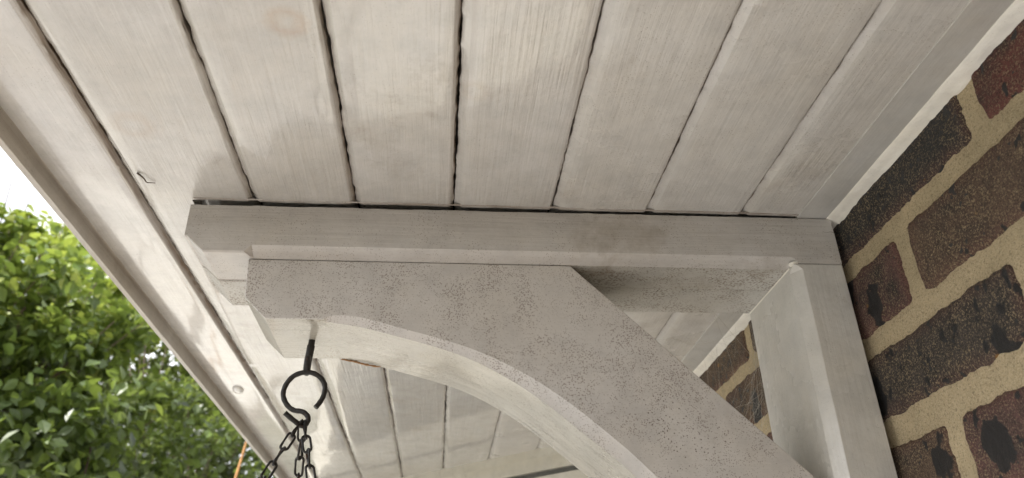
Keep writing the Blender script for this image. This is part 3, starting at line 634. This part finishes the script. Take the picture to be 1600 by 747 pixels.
def leaves(pos, size, mat, parent, n_single, light_grad=0.42):
    """the leaves that show largest become objects, the rest one crown mesh"""
    n = len(pos); Rm_ = rotmats(n); sz = size * rng.uniform(0.65, 1.25, n); tint = np.clip(rng.beta(2, 3.2, n) + light_grad * (pos[:, 2] - pos[:, 2].mean() - 0.15) + 0.25 * np.sin(pos[:, 0] * 9 + 2) * np.sin(pos[:, 2] * 8) * np.sin(pos[:, 1] * 7 + 1) + 0.05, 0, 1)  # sunlit tops and shaded lower leaves are put into the tint by height
    dist = np.linalg.norm(pos, axis=1)
    q = (Rm_arr @ pos.T).T; px = 800 + fpx * q[:, 0] / q[:, 2]; py = 373.5 + fpx * q[:, 1] / q[:, 2]
    vis = (px > -10) & (px < 440) & (py > 230) & (py < 757) & ((py - 235) > (px) * 1.17)
    order = np.argsort(np.where(vis, dist, 1e6))[:n_single]; single = np.zeros(n, bool); single[order] = True
    off = origin(parent); offs = np.array([-off.x, -off.y, Z0 - off.z])
    idx = np.where(~single)[0]
    V = (np.einsum('nij,kj->nki', Rm_[idx], LV) * sz[idx, None, None] + pos[idx, None, :] + offs).reshape(-1, 3)
    F = (np.array(LF)[None] + (np.arange(len(idx)) * 9)[:, None, None]).reshape(-1, 4)
    me = bpy.data.meshes.new("crown"); me.vertices.add(len(V)); me.vertices.foreach_set('co', V.ravel()); me.loops.add(F.size); me.loops.foreach_set('vertex_index', F.ravel())
    me.polygons.add(len(F)); me.polygons.foreach_set('loop_start', np.arange(0, F.size, 4)); me.update(calc_edges=True); me.validate()
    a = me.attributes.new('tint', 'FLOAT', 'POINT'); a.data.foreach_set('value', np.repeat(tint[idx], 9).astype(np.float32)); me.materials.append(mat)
    o = bpy.data.objects.new("crown", me); COL.objects.link(o); o.parent = parent; tag(o, kind='stuff')
    lm = []
    for k in range(6):
        m2 = bpy.data.meshes.new("leaf"); m2.from_pydata([tuple(v) for v in LV], [], LF); m2.update(); m2.materials.append(mat)
        a = m2.attributes.new('tint', 'FLOAT', 'POINT'); a.data.foreach_set('value', [0.15 + 0.14 * k] * 9); lm.append(m2)
    for i in order:
        o = bpy.data.objects.new("leaf", lm[min(5, int(tint[i] * 6))]); COL.objects.link(o); o.parent = parent
        o.matrix_local = Matrix.Translation(Vector(pos[i] + offs)) @ Matrix(Rm_[i].tolist()).to_4x4() @ Matrix.Scale(float(sz[i]), 4)
Rm_arr = np.array(Rc)
def clumps(centres, radii, per):
    P = []
    for c, r in zip(centres, radii):
        n = int(per * r[0] * r[1] * r[2] / 0.02); ns = max(6, int(26 * r[0])); u = rng.normal(size=(ns, 3)); u /= np.linalg.norm(u, axis=1)[:, None]
        sc_ = np.array(c) + u * (rng.uniform(0.1, 1, ns) ** 0.45)[:, None] * np.array(r)
        k = rng.integers(0, ns, n); sr = rng.uniform(0.10, 0.24, ns) * (r[0] / 0.5)
        v = rng.normal(size=(n, 3)); v /= np.linalg.norm(v, axis=1)[:, None]
        P.append(sc_[k] + v * (rng.uniform(0.05, 1, n) ** 0.5)[:, None] * sr[k][:, None] * np.array([1.15, 1.0, 0.75]))
    return np.concatenate(P)
def tree(name, base, label, cls, size, per, mat, n_single, limbs, group=None):
    t = thing(name, (base[0], base[1], -1.70), label, "tree", group)
    cen = [c for c, r in cls]
    P = []
    top_c = max(cen, key=lambda c: c[2]); b = Vector((base[0], base[1], -1.72)); tp = Vector(top_c)
    tr = spline([b, b.lerp(tp, 0.35) + Vector((0.07, 0, 0)), b.lerp(tp, 0.7) + Vector((-0.06, 0.05, 0)), tp], 6); N = len(tr)
    P.append(tube(tr, [limbs * (1 - 0.8 * i / N) for i in range(N)], 9))
    for c in cen:
        c = Vector(c); s = tr[int(N * random.uniform(0.2, 0.6))]; m = s.lerp(c, 0.5) + Vector((random.uniform(-.1, .1), random.uniform(-.1, .1), -0.08))
        P.append(tube(spline([s, m, c], 4), [limbs * 0.35 * (1 - 0.08 * i) for i in range(9)], 6))
        for q in range(4):
            e = c + Vector((random.uniform(-.35, .35), random.uniform(-.35, .35), random.uniform(-.1, .4))); P.append(tube(spline([m, m.lerp(e, 0.5) + Vector((0, 0, 0.04)), e], 3), [limbs * 0.13 * (1 - 0.1 * i) for i in range(7)], 5))
    V, F = merge(P); mesh("trunk", V, F, M_bark, t, 60)
    leaves(clumps([c for c, r in cls], [r for c, r in cls], per), size, mat, t, n_single)
    return t
def cl(px, py, y, r): p = at(px, py, y); return ((p.x, p.y, p.z), r)
# near broad-leaved tree: clumps placed round its own limbs
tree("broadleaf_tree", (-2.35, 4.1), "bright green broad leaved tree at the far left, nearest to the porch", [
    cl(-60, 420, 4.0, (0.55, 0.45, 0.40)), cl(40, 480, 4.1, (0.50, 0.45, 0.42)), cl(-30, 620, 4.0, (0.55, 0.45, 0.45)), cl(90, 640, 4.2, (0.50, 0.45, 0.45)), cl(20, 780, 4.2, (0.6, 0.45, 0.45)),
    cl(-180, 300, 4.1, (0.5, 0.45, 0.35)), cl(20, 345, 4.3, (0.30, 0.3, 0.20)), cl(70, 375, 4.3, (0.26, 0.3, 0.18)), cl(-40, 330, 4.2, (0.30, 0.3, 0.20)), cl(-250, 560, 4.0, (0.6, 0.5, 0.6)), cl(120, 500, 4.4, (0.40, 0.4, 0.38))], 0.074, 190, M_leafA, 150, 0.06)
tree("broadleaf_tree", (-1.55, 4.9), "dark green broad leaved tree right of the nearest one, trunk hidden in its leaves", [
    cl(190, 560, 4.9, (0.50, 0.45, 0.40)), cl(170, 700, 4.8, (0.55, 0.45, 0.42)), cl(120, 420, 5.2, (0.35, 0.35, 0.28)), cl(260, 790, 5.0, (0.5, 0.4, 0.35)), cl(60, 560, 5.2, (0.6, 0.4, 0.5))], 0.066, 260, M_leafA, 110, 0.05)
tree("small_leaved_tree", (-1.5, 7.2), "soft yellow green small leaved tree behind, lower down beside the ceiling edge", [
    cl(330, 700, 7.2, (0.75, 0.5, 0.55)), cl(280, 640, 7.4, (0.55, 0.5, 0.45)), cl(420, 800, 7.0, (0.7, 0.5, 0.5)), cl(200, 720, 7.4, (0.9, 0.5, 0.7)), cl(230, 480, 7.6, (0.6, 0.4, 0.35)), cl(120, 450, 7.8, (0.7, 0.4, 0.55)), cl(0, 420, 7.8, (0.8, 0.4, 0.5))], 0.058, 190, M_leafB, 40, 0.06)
# thin bare stems rising through the leaves
def stem(base, pts, label, r, col):
    o = thing("bare_stem", base, label, "stem")
    sp = spline([Vector(base)] + pts, 6); N = len(sp); V, F = tube(sp, [r * (1 - 0.6 * i / N) for i in range(N)], 7); m = mesh("stalk", V, F, simple("stem_bark", col, 0.8, nscale=60, amt=0.4), o, 60)
def stem_line(a, b, label, r, col):
    d = (a - b).normalized(); k = (a.z + 1.70) / -d.z; base = a + d * k
    stem(tuple(base), [base.lerp(a, t) + Vector((0.02 * math.sin(t * 5), 0, 0)) * (1 - t) for t in (0.25, 0.5, 0.75)] + [a, b], label, r, col)
stem_line(at(368, 747, 3.70), at(385, 690, 3.75), "orange brown dry cane rising past the ceiling edge below the hook", 0.011, (0.42, 0.22, 0.08))
stem_line(at(128, 760, 4.0), at(150, 665, 4.1), "thin brown stem among the dark leaves low at the left", 0.010, (0.08, 0.055, 0.04))
hd = thing("tall_hedge", (-2.2, 9.6, -1.70), "deep green mass of hedge filling the background behind the trees", "hedge")
leaves(clumps([cl(px, py, 9.6, 0)[0] for px in (-150, 0, 130, 260, 390, 500) for py in (470, 570, 670, 770) if py > 370 + 0.25 * px], [(0.95, 0.5, 0.85)] * 24, 75), 0.09, M_leafB, hd, 0)
